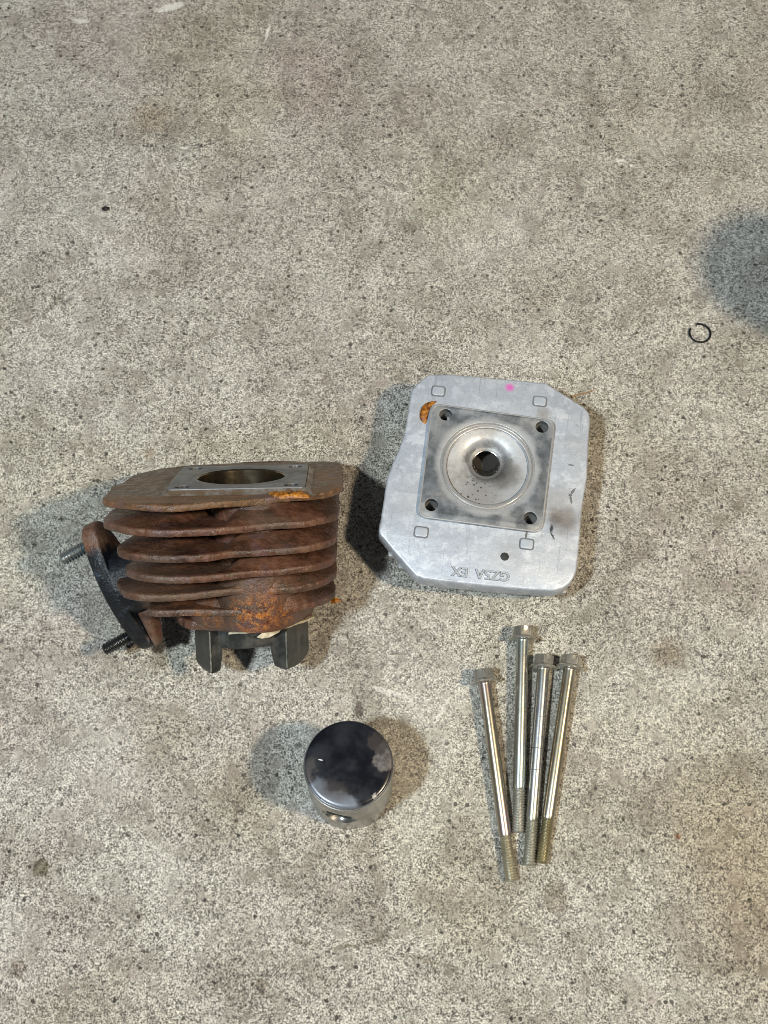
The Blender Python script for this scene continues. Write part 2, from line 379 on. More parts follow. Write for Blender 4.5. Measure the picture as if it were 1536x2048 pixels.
def sm(a, b, x):
    x = min(1, max(0, (x - a) / (b - a)))
    return x * x * (3 - 2 * x)
def body_r(p):
    """distance from the axis to the cylinder body in the direction of p (wall or transfer bulge)"""
    u = Vector(p).normalized(); best = 23.5; c = Vector((9, -20))
    d = u.dot(c); q = d * d - c.length_squared + 20 * 20
    if q > 0: best = max(best, d + math.sqrt(q))
    return best
def tapered_fin(out, z, edge, rise, mat, wob):
    """fin that is thin at its rim and grows thicker towards the cylinder wall, like a casting"""
    rings = []
    def ring(s, dz, inset=0.0, up=0.0):
        r = []
        for p in out:
            # the groove left of the bulge is cut deeper
            g = 1 - 1.15 * sm(-46, -32, p.x) * sm(3, -7, p.x) * (1 if p.y < 0 else 0)
            q = p.normalized() * min(body_r(p), p.length - 2); v = p.lerp(q, s) - p.normalized() * inset
            c = Vector((v.x, v.y, z + dz + up * g)); c += Vector(wob(c)) * (1 - s); r.append((c.x, c.y, c.z))
        return r
    for s, dz, ins in ((1, -rise * .25, 0), (.5, -rise * .12, 0), (.06, -.02, .4), (0, .1, .3), (0, .45, .06), (0, edge * .5, 0), (0, edge - .5, .05), (0, edge - .1, .35), (.06, edge + .10, .4)):
        rings.append(ring(s, dz, ins))
    for s in (.2, .4, .6, .8, .93, 1.0):
        rings.append(ring(s, edge, 0, rise * (0.85 * s + 0.15 * s * s * s)))
    return loft("cooling_fin", rings, mat, cyl, False, False, 60)
bolt_holes = [(-25, -25), (25, -25), (25, 25), (-25, 25)]
fin_w = [-6 - 10.5 * k for k in range(7)]
for k, pts in enumerate(fin_pts):
    w = fin_w[k]; th = 3.3 if k < 6 else 4.5
    out = spline(pts, 0.9)
    holes = [circle(0, 0, 24)] + ([circle(x, y, 3.6, 20) for x, y in bolt_holes] if k < 0 else [])
    m = RUSTDECK if k == 0 else RUSTLOW if k >= 5 else RUSTMID if k == 4 else RUST
    if k in (0, 6): o = plate("cooling_fin" if k < 6 else "base_flange", out, holes, zz(w), zz(w) + th, 0.85, m, cyl, 50, wobble(k, 0.4 if k < 6 else 0.7))
    else: o = tapered_fin(out, zz(w), th, (5.6, 5.6, 5.2, 4.6, 4.2)[k - 1], m, wobble(k, 0.4))
    if k == 0: o["label"] = "top cooling fin with lighter tan rust"
    if k == 5: o["label"] = "lowest fin with bright orange rust"
# cylinder wall and the transfer-port bulge between the fins
lathe("cylinder_wall", [(24.5, zz(-68)), (24.5, zz(-5))], RUST, cyl, 96)
bulge = []
for w, g in ((-66, 0.96), (-60, 1.02), (-45, 1.0), (-30, 0.98), (-12, 0.96), (-5, 0.95)):
    bulge.append([(9 + 20 * g * math.cos(a) * (1 - .12 * math.sin(a * 2)), -20 - 22 * g * math.sin(a), zz(w)) for a in [math.pi * i / 30 for i in range(31)]])
loft("transfer_bulge", bulge, RUSTLOW, cyl, False, False, closed=False)
# rusty boss growing out between the lowest fin and the base flange
boss = []
for w, g in ((-68, 0.90), (-65, 1.0), (-60, 1.04), (-56, 1.02), (-53, 0.95), (-51, .85)):
    boss.append([(2 + 30 * g * math.cos(a) + 0.7 * noise.noise((i * .7, w * .3, 1)), -8 - 27.5 * g * math.sin(a) + 0.9 * noise.noise((i * .6, w * .3, 5)), zz(w)) for i, a in enumerate([math.pi * j / 44 for j in range(45)])])
loft("rust_crusted_boss", boss, RUSTLOW, cyl, False, False, closed=False)
# bore liner
def ex_bore(t, col, r):
    z = t.sep(2)
    col = t.mix(t.mapr(z, (L - 15) * S, (L - 9) * S), col, (0.22, 0.18, 0.12))
    return t.mix(t.mapr(t.noise(120, 3, .6, t.xform(sc=(1, 1, .2))), .45, .65, 0, .5), col, (0.05, 0.045, 0.04)), r
BORE = mat_alu("honed_bore", (0.30, 0.30, 0.30), (0.52, 0.52, 0.52), (0.10, 0.22), 0.95, ex_bore, 0.04)
lathe("bore_liner", [(21.2, zz(0.0)), (20.6, zz(-0.7)), (20.5, zz(-2)), (20.5, zz(-70)), (20.8, zz(-79))], BORE, cyl, 128)
# gasket face
def ex_face(t, col, r):
    d = t.n("ShaderNodeVectorMath", operation='LENGTH'); t.set(d.inputs[0], t.xform(sc=(1, 1, 0)))
    ring = t.math('MULTIPLY', t.mapr(d.outputs["Value"], 22 * S, 23 * S), t.mapr(d.outputs["Value"], 26 * S, 25 * S))
    col = t.mix(t.math('MULTIPLY', ring, 0.4), col, (0.10, 0.095, 0.09))
    return t.mix(t.mapr(t.noise(90, 4, .6), .52, .66, 0, .4), col, (0.12, 0.105, 0.09)), r
FACE = mat_alu("gasket_face_steel", (0.15, 0.155, 0.165), (0.25, 0.26, 0.28), (0.40, 0.55), 0.5, ex_face, 0.1)
sq = rounded([(-31.6, -31), (31.6, -31), (31.6, 32), (-31.6, 32)], 3.0)
gf = plate("gasket_face", sq, [circle(0, 0, 21.2, 96)] + [circle(x, y, 3.5, 24) for x, y in bolt_holes], zz(-2.0), zz(0), 0.25, FACE, cyl, 40)
def ex_slope(t, col, r):
    return t.mix(t.mapr(t.noise(150, 4, .65), .42, .60, 0, .8), col, (0.15, 0.095, 0.05)), r
DECKSLOPE = mat_alu("deck_slope", (0.16, 0.145, 0.13), (0.34, 0.31, 0.28), (0.35, 0.5), 0.4, ex_slope, 0.3)
HOLE = mat_steel("bolt_hole_iron", (0.03, 0.028, 0.026), (0.10, 0.095, 0.09), .4, .6, .5)
for x, y in bolt_holes: lathe("bolt_hole_wall", [(3.5, zz(-.3)), (3.4, zz(-1)), (3.4, zz(-14)), (0.01, zz(-14))], HOLE, gf, 24, c=(x, y))
sk = []
for w, gx in ((-3.6, 5.0), (-3.0, 3.0), (-1.8, 1.4), (-0.45, 0.25)):
    sk.append([(x + (gx if x > 0 else -gx) * 1.0, y + (gx if y > 0 else -gx), zz(w)) for x, y in [(p.x, p.y) for p in sq]])
loft("raised_deck", sk, DECKSLOPE, cyl, False, False)
# orange sealant left at a corner of the gasket face
def mat_goo():
    t = NT("amber_residue"); b = t.noise(420, 4, .7)
    col = t.ramp(b, [(0.38, (0.11, 0.032, 0.004)), (0.52, (0.36, 0.125, 0.010)), (0.68, (0.62, 0.30, 0.05))])
    t.bump(b, 0.8, 0.8); return t.done(col, 0.38, 0, 0.5)
GOO = mat_goo()
def blob(name, outline, z0, h, mat, parent, seed=0, step=0.7):
    """low crusty lump with a ragged outline"""
    pts = spline(outline, step); c = sum((Vector(p) for p in pts), Vector((0, 0))) / len(pts); rings = []
    for s, hh in ((1.0, 0.0), (0.96, 0.45), (0.85, 0.8), (0.62, 1.0), (0.3, 0.95)):
        rings.append([(c.x + (p.x - c.x) * s, c.y + (p.y - c.y) * s, z0 + h * hh * (1 + 0.55 * noise.noise((p.x * .5 * s + seed, p.y * .5 * s, seed)))) for p in pts])
    return loft(name, rings, mat, parent, False, True, 60)
b_ = blob("sealant_residue", [(14.5, -32.2), (24, -32), (31, -31.4), (33.4, -33.5), (33.4, -39.5), (27, -40.0), (20, -39.5), (16.5, -37.5)], zz(-3.6), 2.2, GOO, cyl, 2)
b_["label"] = "orange amber sealant residue at gasket corner"
# pale casting pads on the fins
PAD = mat_alu("bare_pad", (0.30, 0.32, 0.34), (0.5, 0.52, 0.55), (0.35, 0.5), 0.6)
for k, (x, y) in ((1, (25, -29)), (2, (25.2, -33)), (3, (24.7, -27.5))):
    w = fin_w[k] + 3.2
    loft("casting_pad", [[(x + 3.4 * g * math.cos(a) * (1 + .1 * math.sin(3 * a + k)), y + 5.5 * g * math.sin(a), zz(w + hh + 2.5)) for a in [2 * math.pi * i / 24 for i in range(24)]] for g, hh in ((1.1, -.5), (1, .3), (.85, .55))], PAD, cyl, False, True)
# black spigot with two rounded legs
def mat_spigot():
    t = NT("oiled_black_iron"); b = t.noise(120, 4, .6); st = t.noise(50, 3, .6, t.xform(sc=(2, 2, .25)))
    col = t.ramp(b, [(0.4, (0.032, 0.034, 0.032)), (0.65, (0.075, 0.076, 0.070))])
    col = t.mix(t.mapr(st, .52, .66, 0, .45), col, (0.12, 0.115, 0.10))
    t.bump(t.noise(600, 3, .6), 0.15, 0.3); return t.done(col, t.mapr(b, .4, .6, .30, .48), 0.25, 0.5)
SPIG = mat_spigot()
def spig_len(deg):
    """axial length of the spigot at an angle (0 = right, -90 = towards the viewer)"""
    d = deg if deg <= 60 else deg - 360
    x = spig_r(deg) * math.cos(R(d)); tip = 0
    for lo, hi, ln, a0, a1 in ((13.2, 31.4, 91.5, -54, 8), (-26.4, -11.4, 92.5, -188, -119)):
        if a0 < d < a1:
            u = min(1, abs(x - (lo + hi) / 2) / ((hi - lo) / 2)); tip = max(tip, (ln - 80) * (1 - u ** 3.6) ** (1 / 2.2))
    return (80.0 if d > -188 and d < 8 else 79.0) + tip
SPIG_POLY = [(24, 60), (24, 30), (28.8, 2), (31.6, -15), (29.2, -45), (22.3, -50), (21.9, -70), (21.9, -100), (22.2, -123.5), (27.0, -127.5), (26.6, -157), (25.4, -178), (24, -200), (24, -240), (24, -300)]
def spig_r(deg):
    """outer radius: straight faces between the corners (radius, angle) of the cast section"""
    d = deg if deg <= 60 else deg - 360
    for (r0, a0), (r1, a1) in zip(SPIG_POLY, SPIG_POLY[1:]):
        if a1 <= d <= a0:
            if a0 - a1 > 34 or r0 == r1: return r0 + (r1 - r0) * (a0 - d) / (a0 - a1)
            p0 = Vector((r0 * math.cos(R(a0)), r0 * math.sin(R(a0)))); p1 = Vector((r1 * math.cos(R(a1)), r1 * math.sin(R(a1))))
            u = Vector((math.cos(R(d)), math.sin(R(d)))); e = p1 - p0
            return (p0.x * e.y - p0.y * e.x) / (u.x * e.y - u.y * e.x)
    return 24.0
angs = sorted(set([-180 + 360 * i / 300 for i in range(300)] + [-51 + .2 * i for i in range(36)] + [-129 + .2 * i for i in range(36)]))
N = len(angs); nz = 16; vo, vi = [], []
for k in range(nz + 1):
    for i in range(N):
        d = angs[i]; a = R(d); t_ = k / nz; top = 70; bot = spig_len(d); w = top + (bot - top) * t_
        r = spig_r(d) - 1.2 * max(0, (t_ - .9) / .1) ** 2
        vo.append((r * math.cos(a), r * math.sin(a), zz(-w))); vi.append((20.8 * math.cos(a), 20.8 * math.sin(a), zz(-w)))
f = []
for k in range(nz):
    for i in range(N):
        j = (i + 1) % N; f.append((k * N + i, k * N + j, (k + 1) * N + j, (k + 1) * N + i))
off = len(vo); f += [tuple(x + off for x in q[::-1]) for q in f]
for i in range(N):
    j = (i + 1) % N; f.append((nz * N + i, nz * N + j, off + nz * N + j, off + nz * N + i))
sp = mesh("spigot", vo + vi, f, SPIG, cyl, 32); sp["label"] = "black oily spigot with two rounded legs"
WORN = mat_steel("worn_edge", (0.14, 0.14, 0.125), (0.42, 0.41, 0.37), .3, .45, .5)
for ang, top, bot in ((-45.3, 72, 90.3), (-127.2, 71, 91.3)):
    r_ = spig_r(ang) + 0.02
    tube("worn_edge", [((r_ + .12 * noise.noise((w_ * .6, ang, 0))) * math.cos(R(ang)), (r_ + .12 * noise.noise((w_ * .6, ang, 3))) * math.sin(R(ang)), zz(-w_)) for w_ in [top + (bot - top) * i / 24 for i in range(25)]], 0.55, WORN, sp, 6, lambda u: .7 + .5 * noise.noise((u * 9, ang, 1)))
# torn paper base gasket
def mat_paper():
    t = NT("gasket_paper"); b = t.noise(300, 4, .65)
    t.bump(b, .4, .3); return t.done(t.ramp(b, [(.35, (0.42, 0.36, 0.25)), (.65, (0.70, 0.64, 0.50))]), 0.8, 0, .3)
PAPER = mat_paper()
gpts = spline([(-6, -28.9), (0, -28.6), (8.5, -27.2), (18, -23), (26, -16.2), (32.6, -8), (31.8, -3), (24, -11.5), (14, -20), (5, -24), (0, -25)], 0.9)
tg = plate("torn_gasket", gpts, [], zz(-70.1), zz(-69.05), 0.0, PAPER, cyl, 30, lambda p: (0.8 * noise.noise(p * .4), 0.8 * noise.noise(p * .37 + Vector((9, 0, 0))), 0.5 * noise.noise(p * .2)))
mesh("torn_gasket_flap", [(6.5, -24.9, zz(-73.2)), (9, -24.6, zz(-71.4)), (13, -23.6, zz(-70.6)), (18.5, -22.6, zz(-69.9)), (17, -23.2, zz(-71.6)), (12.5, -24.3, zz(-73.6)), (9, -25.0, zz(-73.9)), (12, -24.4, zz(-72.2))],
     [(0, 1, 7), (1, 2, 7), (2, 3, 7), (3, 4, 7), (4, 5, 7), (5, 6, 7), (6, 0, 7)], PAPER, tg, 20)
# exhaust flange with two studs, on the left
FL = Vector((0.39, 0, -0.92)).normalized()                    # long axis
FM0 = Vector((-0.92, 0, -0.39)).normalized()
tl = R(15)
FW0 = Vector((0, 1, 0))
FM = (FM0 * math.cos(tl) + FW0 * math.sin(tl)).normalized()   # outward normal, turned a little to the rear
FWd = FM.cross(FL).normalized()                               # width axis
if FWd.y > 0: FWd = -FWd                                      # points to the viewer
FC = Vector((-63.6, -1, zz(-54.0)))
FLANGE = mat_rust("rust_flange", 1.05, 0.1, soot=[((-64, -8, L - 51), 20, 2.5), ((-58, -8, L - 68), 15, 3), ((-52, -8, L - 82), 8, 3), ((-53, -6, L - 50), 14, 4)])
def fpt(a, b, c): p = FC + FL * a + FWd * b + FM * c; return (p.x, p.y, p.z)
oval = []
for i in range(96):
    a = 2 * math.pi * i / 96; ca, sa = math.cos(a), math.sin(a)
    # lug circles at +-24 joined by an arched middle
    x = 34 * (abs(ca) ** 0.9) * (1 if ca > 0 else -1); hw = 7.6 + 5.0 * max(0, 1 - (abs(x) / 27) ** 2)
    if abs(x) > 25: hw = 7.6 * math.sqrt(max(0, 1 - ((abs(x) - 25) / 9.0) ** 2)) + 0.01
    oval.append((x, hw * (1 if sa >= 0 else -1)))
rings = []
for c, g in ((0.0, .965), (-0.4, 0.99), (-1.0, 1.0), (-7.0, 1.0), (-7.7, 0.985), (-8.2, .96)):
    rings.append([fpt(x * g + .15 * noise.noise((x * .5, y, c)), y * g, c) for x, y in oval])
fl = loft("exhaust_flange", rings, FLANGE, cyl, True, True, 45); fl["label"] = "sooty black exhaust flange with rusty lugs"
def neck(u):
    c0 = FC - FM * 7.8; c1 = Vector((-24, 0, zz(-42)))
    c = c0.lerp(c1, u); a0 = FL.lerp(Vector((0.1, 0, -1)), u).normalized(); b0 = FWd.lerp(Vector((0, -1, 0)), u).normalized()
    ra, rb = 17 + 2 * u, 14.5 + 6 * u
    return [tuple(c + a0 * ra * math.cos(q) + b0 * rb * math.sin(q)) for q in [2 * math.pi * i / 40 for i in range(40)]]
loft("exhaust_port_neck", [neck(u) for u in (0, .15, .35, .6, 1)], FLANGE, cyl, False, False)
# web between lower lug and fin
web = []
for a, wd in ((14, 7), (20, 6.5), (26, 6), (30, 5.2), (32.5, 3.8)):
    p = FC + FL * a - FM * 8
    web.append([tuple(p + FWd * (wd * math.cos(q) * .9 + 3) - FM * (5.2 * (1 - (a - 14) / 30) * (1 + math.sin(q)))) for q in [2 * math.pi * i / 20 for i in range(20)]])
loft("lug_web", web, RUST, cyl, True, True)
ZINC = mat_steel("dull_zinc", (0.17, 0.195, 0.205), (0.34, 0.375, 0.39), .28, .42, .75)
BLACKSTEEL = mat_steel("oiled_black_steel", (0.04, 0.043, 0.046), (0.12, 0.13, 0.14), .2, .32, .8)
for s, ln, m in ((-24.6, 16.5, ZINC), (24.6, 18.5, BLACKSTEEL)):
    st = screw("stud", 3.2, 0.85, 1.6, ln + 2, m, cyl, chamf=.8)
    p = FC + FL * s - FM * 2
    ax = (FM0 * 0.985 + FL * 0.08).normalized(); x_ = ax.orthogonal().normalized(); y_ = ax.cross(x_)
    st.matrix_local = frame(p, x_, y_, ax)
    st["label"] = "zinc-grey threaded stud" if s < 0 else "oily black threaded stud"

# ------------------------------------------------------------------ cylinder head, combustion side up
HZ = 30.0
HC = (52.8, 231.7)
head = thing("cylinder_head", "silver aluminium cylinder head lying combustion chamber up on the concrete", "cylinder head",
             Matrix.Translation((HC[0] * S, HC[1] * S, 0)) @ Matrix.Rotation(R(-7.7), 4, 'Z'))
cs, sn = math.cos(R(7.7)), math.sin(R(7.7))
def hl(x, y):
    """floor position -> position in the head's own frame"""
    dx, dy = x - HC[0], y - HC[1]; return (dx * cs - dy * sn, dx * sn + dy * cs)
outline_w = [(16.7,278.3),(23.0,284.2),(30.2,284.9),(40.9,284.4),(81.8,280.3),(87.2,278.3),(101.6,268.0),(105.8,264.1),(107.1,258.8),(105.5,244.5),(103.6,225.7),(99.9,207.3),(98.3,193.7),(96.3,180.4),(94.7,174.2),(91.1,169.4),(85.9,166.5),(80.1,166.2),(55.1,168.1),(24,171.6),(17.5,173.4),(14.5,175.2),(0.2,192.6),(-2.5,196.8),(-2.5,200),(-1.4,205.5),(0.7,220.1),(2.4,228.5),(7.7,242.6),(10.5,251.1),(12.2,260.7),(14.0,273.4)]
head_out = spline([hl(*p) for p in outline_w], 1.0)
def ex_head(t, col, r):
    w = t.warp(0.006, 180, detail=4); w3 = t.warp(0.0012, 600)
    def dab(x, y, rr, so, c, k, co=w, **kw):
        nonlocal col
        q = hl(x, y); col = t.mix(t.math('MULTIPLY', t.spot((q[0], q[1], HZ), rr, so, co, **kw), k), col, c)
    veil = t.mapr(t.noise(130, 4, .7), 0.47, 0.64, 0, .62)
    col = t.mix(veil, col, (0.76, 0.81, 0.89))
    col = t.mix(t.mapr(t.noise(240, 4, .7, t.xform(loc=(.5, .5, 0))), .60, .70, 0, .5), col, (0.30, 0.31, 0.33))
    # fine scratches and grain
    scr = t.math('MAXIMUM', t.mapr(t.noise(500, 2, .6, t.xform(rot=(0, 0, .5), sc=(1, .06, 1))), .63, .70), t.mapr(t.noise(500, 2, .6, t.xform(rot=(0, 0, -.9), sc=(1, .06, 1))), .65, .72))
    col = t.mix(t.math('MULTIPLY', scr, .35), col, (0.25, 0.27, 0.30))
    col = t.mix(t.mapr(t.noise(1500, 2, .6), .50, .70, 0, .35), col, (0.30, 0.33, 0.38))
    dab(91, 203, 6.5, 5, (0.16, 0.13, 0.11), 0.75); dab(84.2, 198.5, 1.6, 1.0, (0.02, 0.018, 0.016), 0.9, w3, sc=(2, .7, 1))
    dab(86.2, 205, 3.2, 3, (0.07, 0.055, 0.045), .8); dab(25, 214, 5, 5, (0.30, 0.31, 0.34), .5); dab(60, 176, 9, 8, (0.46, 0.49, 0.55), .5); dab(98, 245, 5, 5, (0.42, 0.45, 0.5), .5)
    dab(83, 262, 3, 3, (0.30, 0.28, 0.24), .6); dab(66.1, 277.1, 2.0, 1.4, (0.95, 0.20, 0.72), 0.95, w3)
    dab(86, 213, 9, 7, (0.38, 0.36, 0.34), 0.45); dab(22, 262, 8, 7, (0.45, 0.46, 0.49), .5)
    dab(12, 215, 10, 9, (0.50, 0.51, 0.55), .5); dab(62, 186.5, 6, 5, (0.40, 0.41, 0.43), .35)
    dab(84.6, 194.6, 2.0, 0.25, (0.02, 0.018, 0.016), .9, w3, sc=(6, .9, 1), rz=R(-35))
    dab(71.4, 195.2, 2.3, 0.25, (0.06, 0.055, 0.05), .8, w3, sc=(5, .9, 1), rz=R(3))
    return col, r
HEAD = mat_alu("cast_aluminium", (0.42, 0.465, 0.54), (0.60, 0.655, 0.745), (0.40, 0.56), 0.40, ex_head, 0.5)
HFIN = mat_alu("grey_cast_aluminium", (0.28, 0.28, 0.27), (0.46, 0.46, 0.45), (0.45, 0.6), 0.4)
hb = [hl(32.0, 260.4), hl(81.7, 253.5), hl(73.5, 203.5), hl(23.9, 210.5)]
def wob_h(p): return (0.22 * noise.noise(p * .25), 0.22 * noise.noise(p * .25 + Vector((7, 3, 1))), 0)
plate("head_plate", head_out, [circle(0, 0, 25.5, 64)] + [circle(x, y, 4.4, 20) for x, y in hb], HZ - 11.5, HZ, 1.2, HEAD, head, 50, wob_h)
# raised gasket face
def ex_gas(t, col, r):
    d = t.n("ShaderNodeVectorMath", operation='LENGTH'); t.set(d.inputs[0], t.xform(sc=(1, 1, 0)))
    dv = t.math('ADD', d.outputs["Value"], t.math('MULTIPLY', t.math('SUBTRACT', t.noise(70, 4, .6), .5), 0.008))
    k = t.math('MULTIPLY', t.mapr(dv, 25 * S, 28.5 * S), t.mapr(t.noise(60, 4, .65), .36, .52, .45, 1))
    col = t.mix(t.math('MULTIPLY', k, 0.9), col, t.ramp(t.noise(160, 4, .7), [(.35, (0.10, 0.115, 0.13)), (.66, (0.26, 0.285, 0.32))]))
    # corners rubbed brighter
    for x, y in ((-29, 29), (-29, -29), (29, -29)):
        col = t.mix(t.math('MULTIPLY', t.spot((x, y, HZ), 5.5, 3, t.warp(.004, 200)), .55), col, (0.55, 0.56, 0.56))
    return col, r
GASK = mat_alu("lapped_gasket_face", (0.42, 0.44, 0.46), (0.60, 0.62, 0.65), (0.34, 0.5), 0.55, ex_gas, 0.12)
RINGM = mat_alu("machined_ring", (0.50, 0.50, 0.50), (0.68, 0.68, 0.68), (0.3, 0.42), 0.65)
pc = [hl(25, 267), hl(88.7, 257.4), hl(79.0, 195.6), hl(17.0, 204.2)]
gout = rounded(pc, 5.2, 8)
HG = HZ + 2.3
hgf = plate("gasket_face", gout, [circle(0, 0, 24.2, 96)] + [circle(x, y, 3.3, 28) for x, y in hb], HZ - 1, HG, 0.2, GASK, head, 40)
plate("gasket_edge_highlight", gout, [[p * .979 for p in gout]], HG - .6, HG + .12, 0.05, RINGM, hgf, 40)  # lighter strip put in as the highlight along the face's edge
# bolt-hole walls
for x, y in hb: lathe("bolt_hole_wall", [(3.3, HG - 0.15), (3.3, 2)], HFIN, hgf, 28, c=(x, y))
# combustion chamber
def ex_ch(t, col, r):
    w = t.warp(.006, 220, detail=4)
    d = t.n("ShaderNodeVectorMath", operation='LENGTH'); t.set(d.inputs[0], t.xform(sc=(1, 1, 0)))
    col = t.mix(t.mapr(t.noise(90, 4, .65), .46, .64, 0, .6), col, (0.36, 0.33, 0.30))
    sp_ = t.math('MULTIPLY', t.spot((-6, -16, HG - 2), 10, 5, w), t.mapr(t.voro(420), .28, .16))
    col = t.mix(t.math('MULTIPLY', sp_, .9), col, (0.02, 0.016, 0.013))
    col = t.mix(t.math('MULTIPLY', t.spot((9.5, -3, HG - 3), 7, 4, w), .7), col, (0.15, 0.135, 0.12))
    col = t.mix(t.math('MULTIPLY', t.spot((-2, -17, HG - 2), 9, 6, w), .35), col, (0.24, 0.19, 0.16))
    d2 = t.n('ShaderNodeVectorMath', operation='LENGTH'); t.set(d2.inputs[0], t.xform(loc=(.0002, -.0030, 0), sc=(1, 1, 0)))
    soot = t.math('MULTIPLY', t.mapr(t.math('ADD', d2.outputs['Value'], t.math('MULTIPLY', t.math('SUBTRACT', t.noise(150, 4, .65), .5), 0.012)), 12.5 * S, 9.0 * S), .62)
    col = t.mix(soot, col, (0.10, 0.098, 0.095))  # soot ring, with the fillet's shade painted into the same dark tone
    return col, r
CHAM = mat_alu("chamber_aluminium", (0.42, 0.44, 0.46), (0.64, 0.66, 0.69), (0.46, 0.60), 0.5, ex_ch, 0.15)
lathe("sealing_ring", [(24.3, HG - .6), (24.2, HG + .02), (23.9, HG + .35), (23.5, HG + .35), (23.35, HG - .7), (22.65, HG - .7), (22.5, HG + .3), (21.6, HG + .32), (21.3, HG + .2), (21.2, HG - 2.2)], RINGM, head, 128)
PX, PY = -0.6, 4.2                                           # the plug hole sits off centre and leans back
def shifted(prof):
    rings = []
    for r, z, k in prof:
        rings.append([(PX * k + r * math.cos(2 * math.pi * i / 128), PY * k + r * math.sin(2 * math.pi * i / 128), z) for i in range(128)])
    return rings
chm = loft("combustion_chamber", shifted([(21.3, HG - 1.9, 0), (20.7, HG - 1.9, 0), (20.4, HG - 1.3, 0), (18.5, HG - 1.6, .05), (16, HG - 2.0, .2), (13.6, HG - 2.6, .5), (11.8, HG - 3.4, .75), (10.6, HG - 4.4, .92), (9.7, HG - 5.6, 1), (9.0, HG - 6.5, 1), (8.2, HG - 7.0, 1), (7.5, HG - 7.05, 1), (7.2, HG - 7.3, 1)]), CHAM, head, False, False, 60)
th = []
for k in range(48):
    dz = 13.0 * k / 47; rr = 7.2 - (0.55 if k % 6 in (2, 3, 4) else 0.0); cy = PY + dz * 0.72
    th.append([(PX + rr * math.cos(2 * math.pi * i / 64), cy + rr * math.sin(2 * math.pi * i / 64), HG - 7.25 - dz + 0.30 * rr * math.sin(2 * math.pi * i / 64) * min(1, dz / 4)) for i in range(64)])
loft("spark_plug_thread", th, mat_steel("thread_steel", (0.34, 0.33, 0.31), (0.66, 0.65, 0.63), .16, .3, .95), chm, False, False, 70)
DARK = mat_steel("plug_bore_shade", (0.02, 0.018, 0.015), (0.05, 0.045, 0.04), .5, .7, .1)
lathe("plug_bore_dark_cap", [(8.5, HG - 20), (7.4, HG - 20.1), (0.01, HG - 20.4)], DARK, chm, 32, c=(PX, PY + 9.2))  # dark disc added to close the hole, its inner shade put into the colour
# boss round the plug hole and parallel fins below the plate
lathe("spark_plug_boss", [(25, HZ - 8), (22, HZ - 16), (19, 3), (9, 2.5), (7.6, 3)], HFIN, head, 48)
def inside(p, poly):
    c = False; n = len(poly)
    for i in range(n):
        a, b = poly[i], poly[i - 1]
        if (a[1] > p[1]) != (b[1] > p[1]) and p[0] < (b[0] - a[0]) * (p[1] - a[1]) / (b[1] - a[1]) + a[0]: c = not c
    return c
ys = [-52 + 8.6 * i for i in range(13)]
for i in range(12):                                        # fins run front to back
    x = -48.5 + 8.8 * i
    col_y = [y * .5 for y in range(-150, 140) if inside((x, y * .5), head_out)]
    if not col_y: continue
    y0, y1 = min(col_y) + 3.2, max(col_y) - 2.5
    def fin(ya, yb, sa, sb):
        prof = rounded([(ya, HZ - 7.6), (ya + 1.2 * sa, HZ - 14), (ya + 9 * sa, 0.0), (yb - 9 * sb, 0.0), (yb - 1.2 * sb, HZ - 14), (yb, HZ - 7.6)], [0.1, 4, 6, 6, 4, 0.1], 5)
        loft("cooling_fin", [[(x + e, p.x, p.y) for p in prof] for e in (-1.35, 1.35)], HFIN, head, True, True, 40)
    if abs(x) < 18: fin(y0, -18, 1, 0.05); fin(18, y1, 0.05, 1)
    else: fin(y0, y1, 1, 1)
# ribs that show as small teeth under the front rim
for x, y in ((41, 171.8), (66, 169.4), (88, 169.8), (6, 188.5), (11, 182)):
    q = hl(x, y); v = rounded([(q[0] - 4, q[1] - 1.5), (q[0] + 4, q[1] - 1.5), (q[0] + 4, q[1] + 6), (q[0] - 4, q[1] + 6)], 1.5, 4)
    plate("rim_rib", v, [], HZ - 15, HZ - 10.6, 0.6, HFIN, head)
# oval casting marks
def ring_strip(name, o_out, o_in, z, h, mat, parent):
    n = len(o_out); R4 = [[(p.x, p.y, z - .3) for p in o_out], [(p.x * .85 + q.x * .15, p.y * .85 + q.y * .15, z + h) for p, q in zip(o_out, o_in)],
                          [(p.x * .2 + q.x * .8, p.y * .2 + q.y * .8, z + h) for p, q in zip(o_out, o_in)], [(q.x, q.y, z - .3) for q in o_in]]
    return loft(name, R4, mat, parent, False, False, 50)
MARK = mat_alu("mark_aluminium", (0.42, 0.465, 0.54), (0.60, 0.655, 0.745), (0.35, 0.5), 0.35)
GROOVE = mat_alu("mark_groove", (0.10, 0.105, 0.11), (0.24, 0.25, 0.27), (0.5, 0.6), 0.3)
for x, y in ((28.5, 274.9), (81.5, 269.0), (18.7, 196.7), (71.4, 190.4)):
    q = hl(x, y)
    def rr(w, h, r): return rounded([(q[0] - w, q[1] - h), (q[0] + w, q[1] - h), (q[0] + w, q[1] + h), (q[0] - w, q[1] + h)], r, 6)
    cm = plate("casting_mark", rr(3.15, 2.45, 1.5), [], HZ - .2, HZ + 0.5, 0.3, MARK, head)
    ring_strip("casting_mark_groove", rr(3.95, 3.25, 1.9), rr(2.9, 2.2, 1.3), HZ, 0.07, GROOVE, cm)
# black drilled mark
q = hl(60.2, 183.8)
plate("black_dab", [Vector((q[0] + (2.15 + .35 * noise.noise((i * .8, 3, 0)) + (.5 if i == 8 else 0)) * math.cos(i * math.pi / 16), q[1] + (2.15 + .35 * noise.noise((i * .8, 3, 0))) * math.sin(i * math.pi / 16))) for i in range(32)], [], HZ - .2, HZ + .1, 0.05,
      mat_steel("black_paint_dab", (0.014, 0.015, 0.016), (0.05, 0.052, 0.055), .5, .7, 0.0), head)
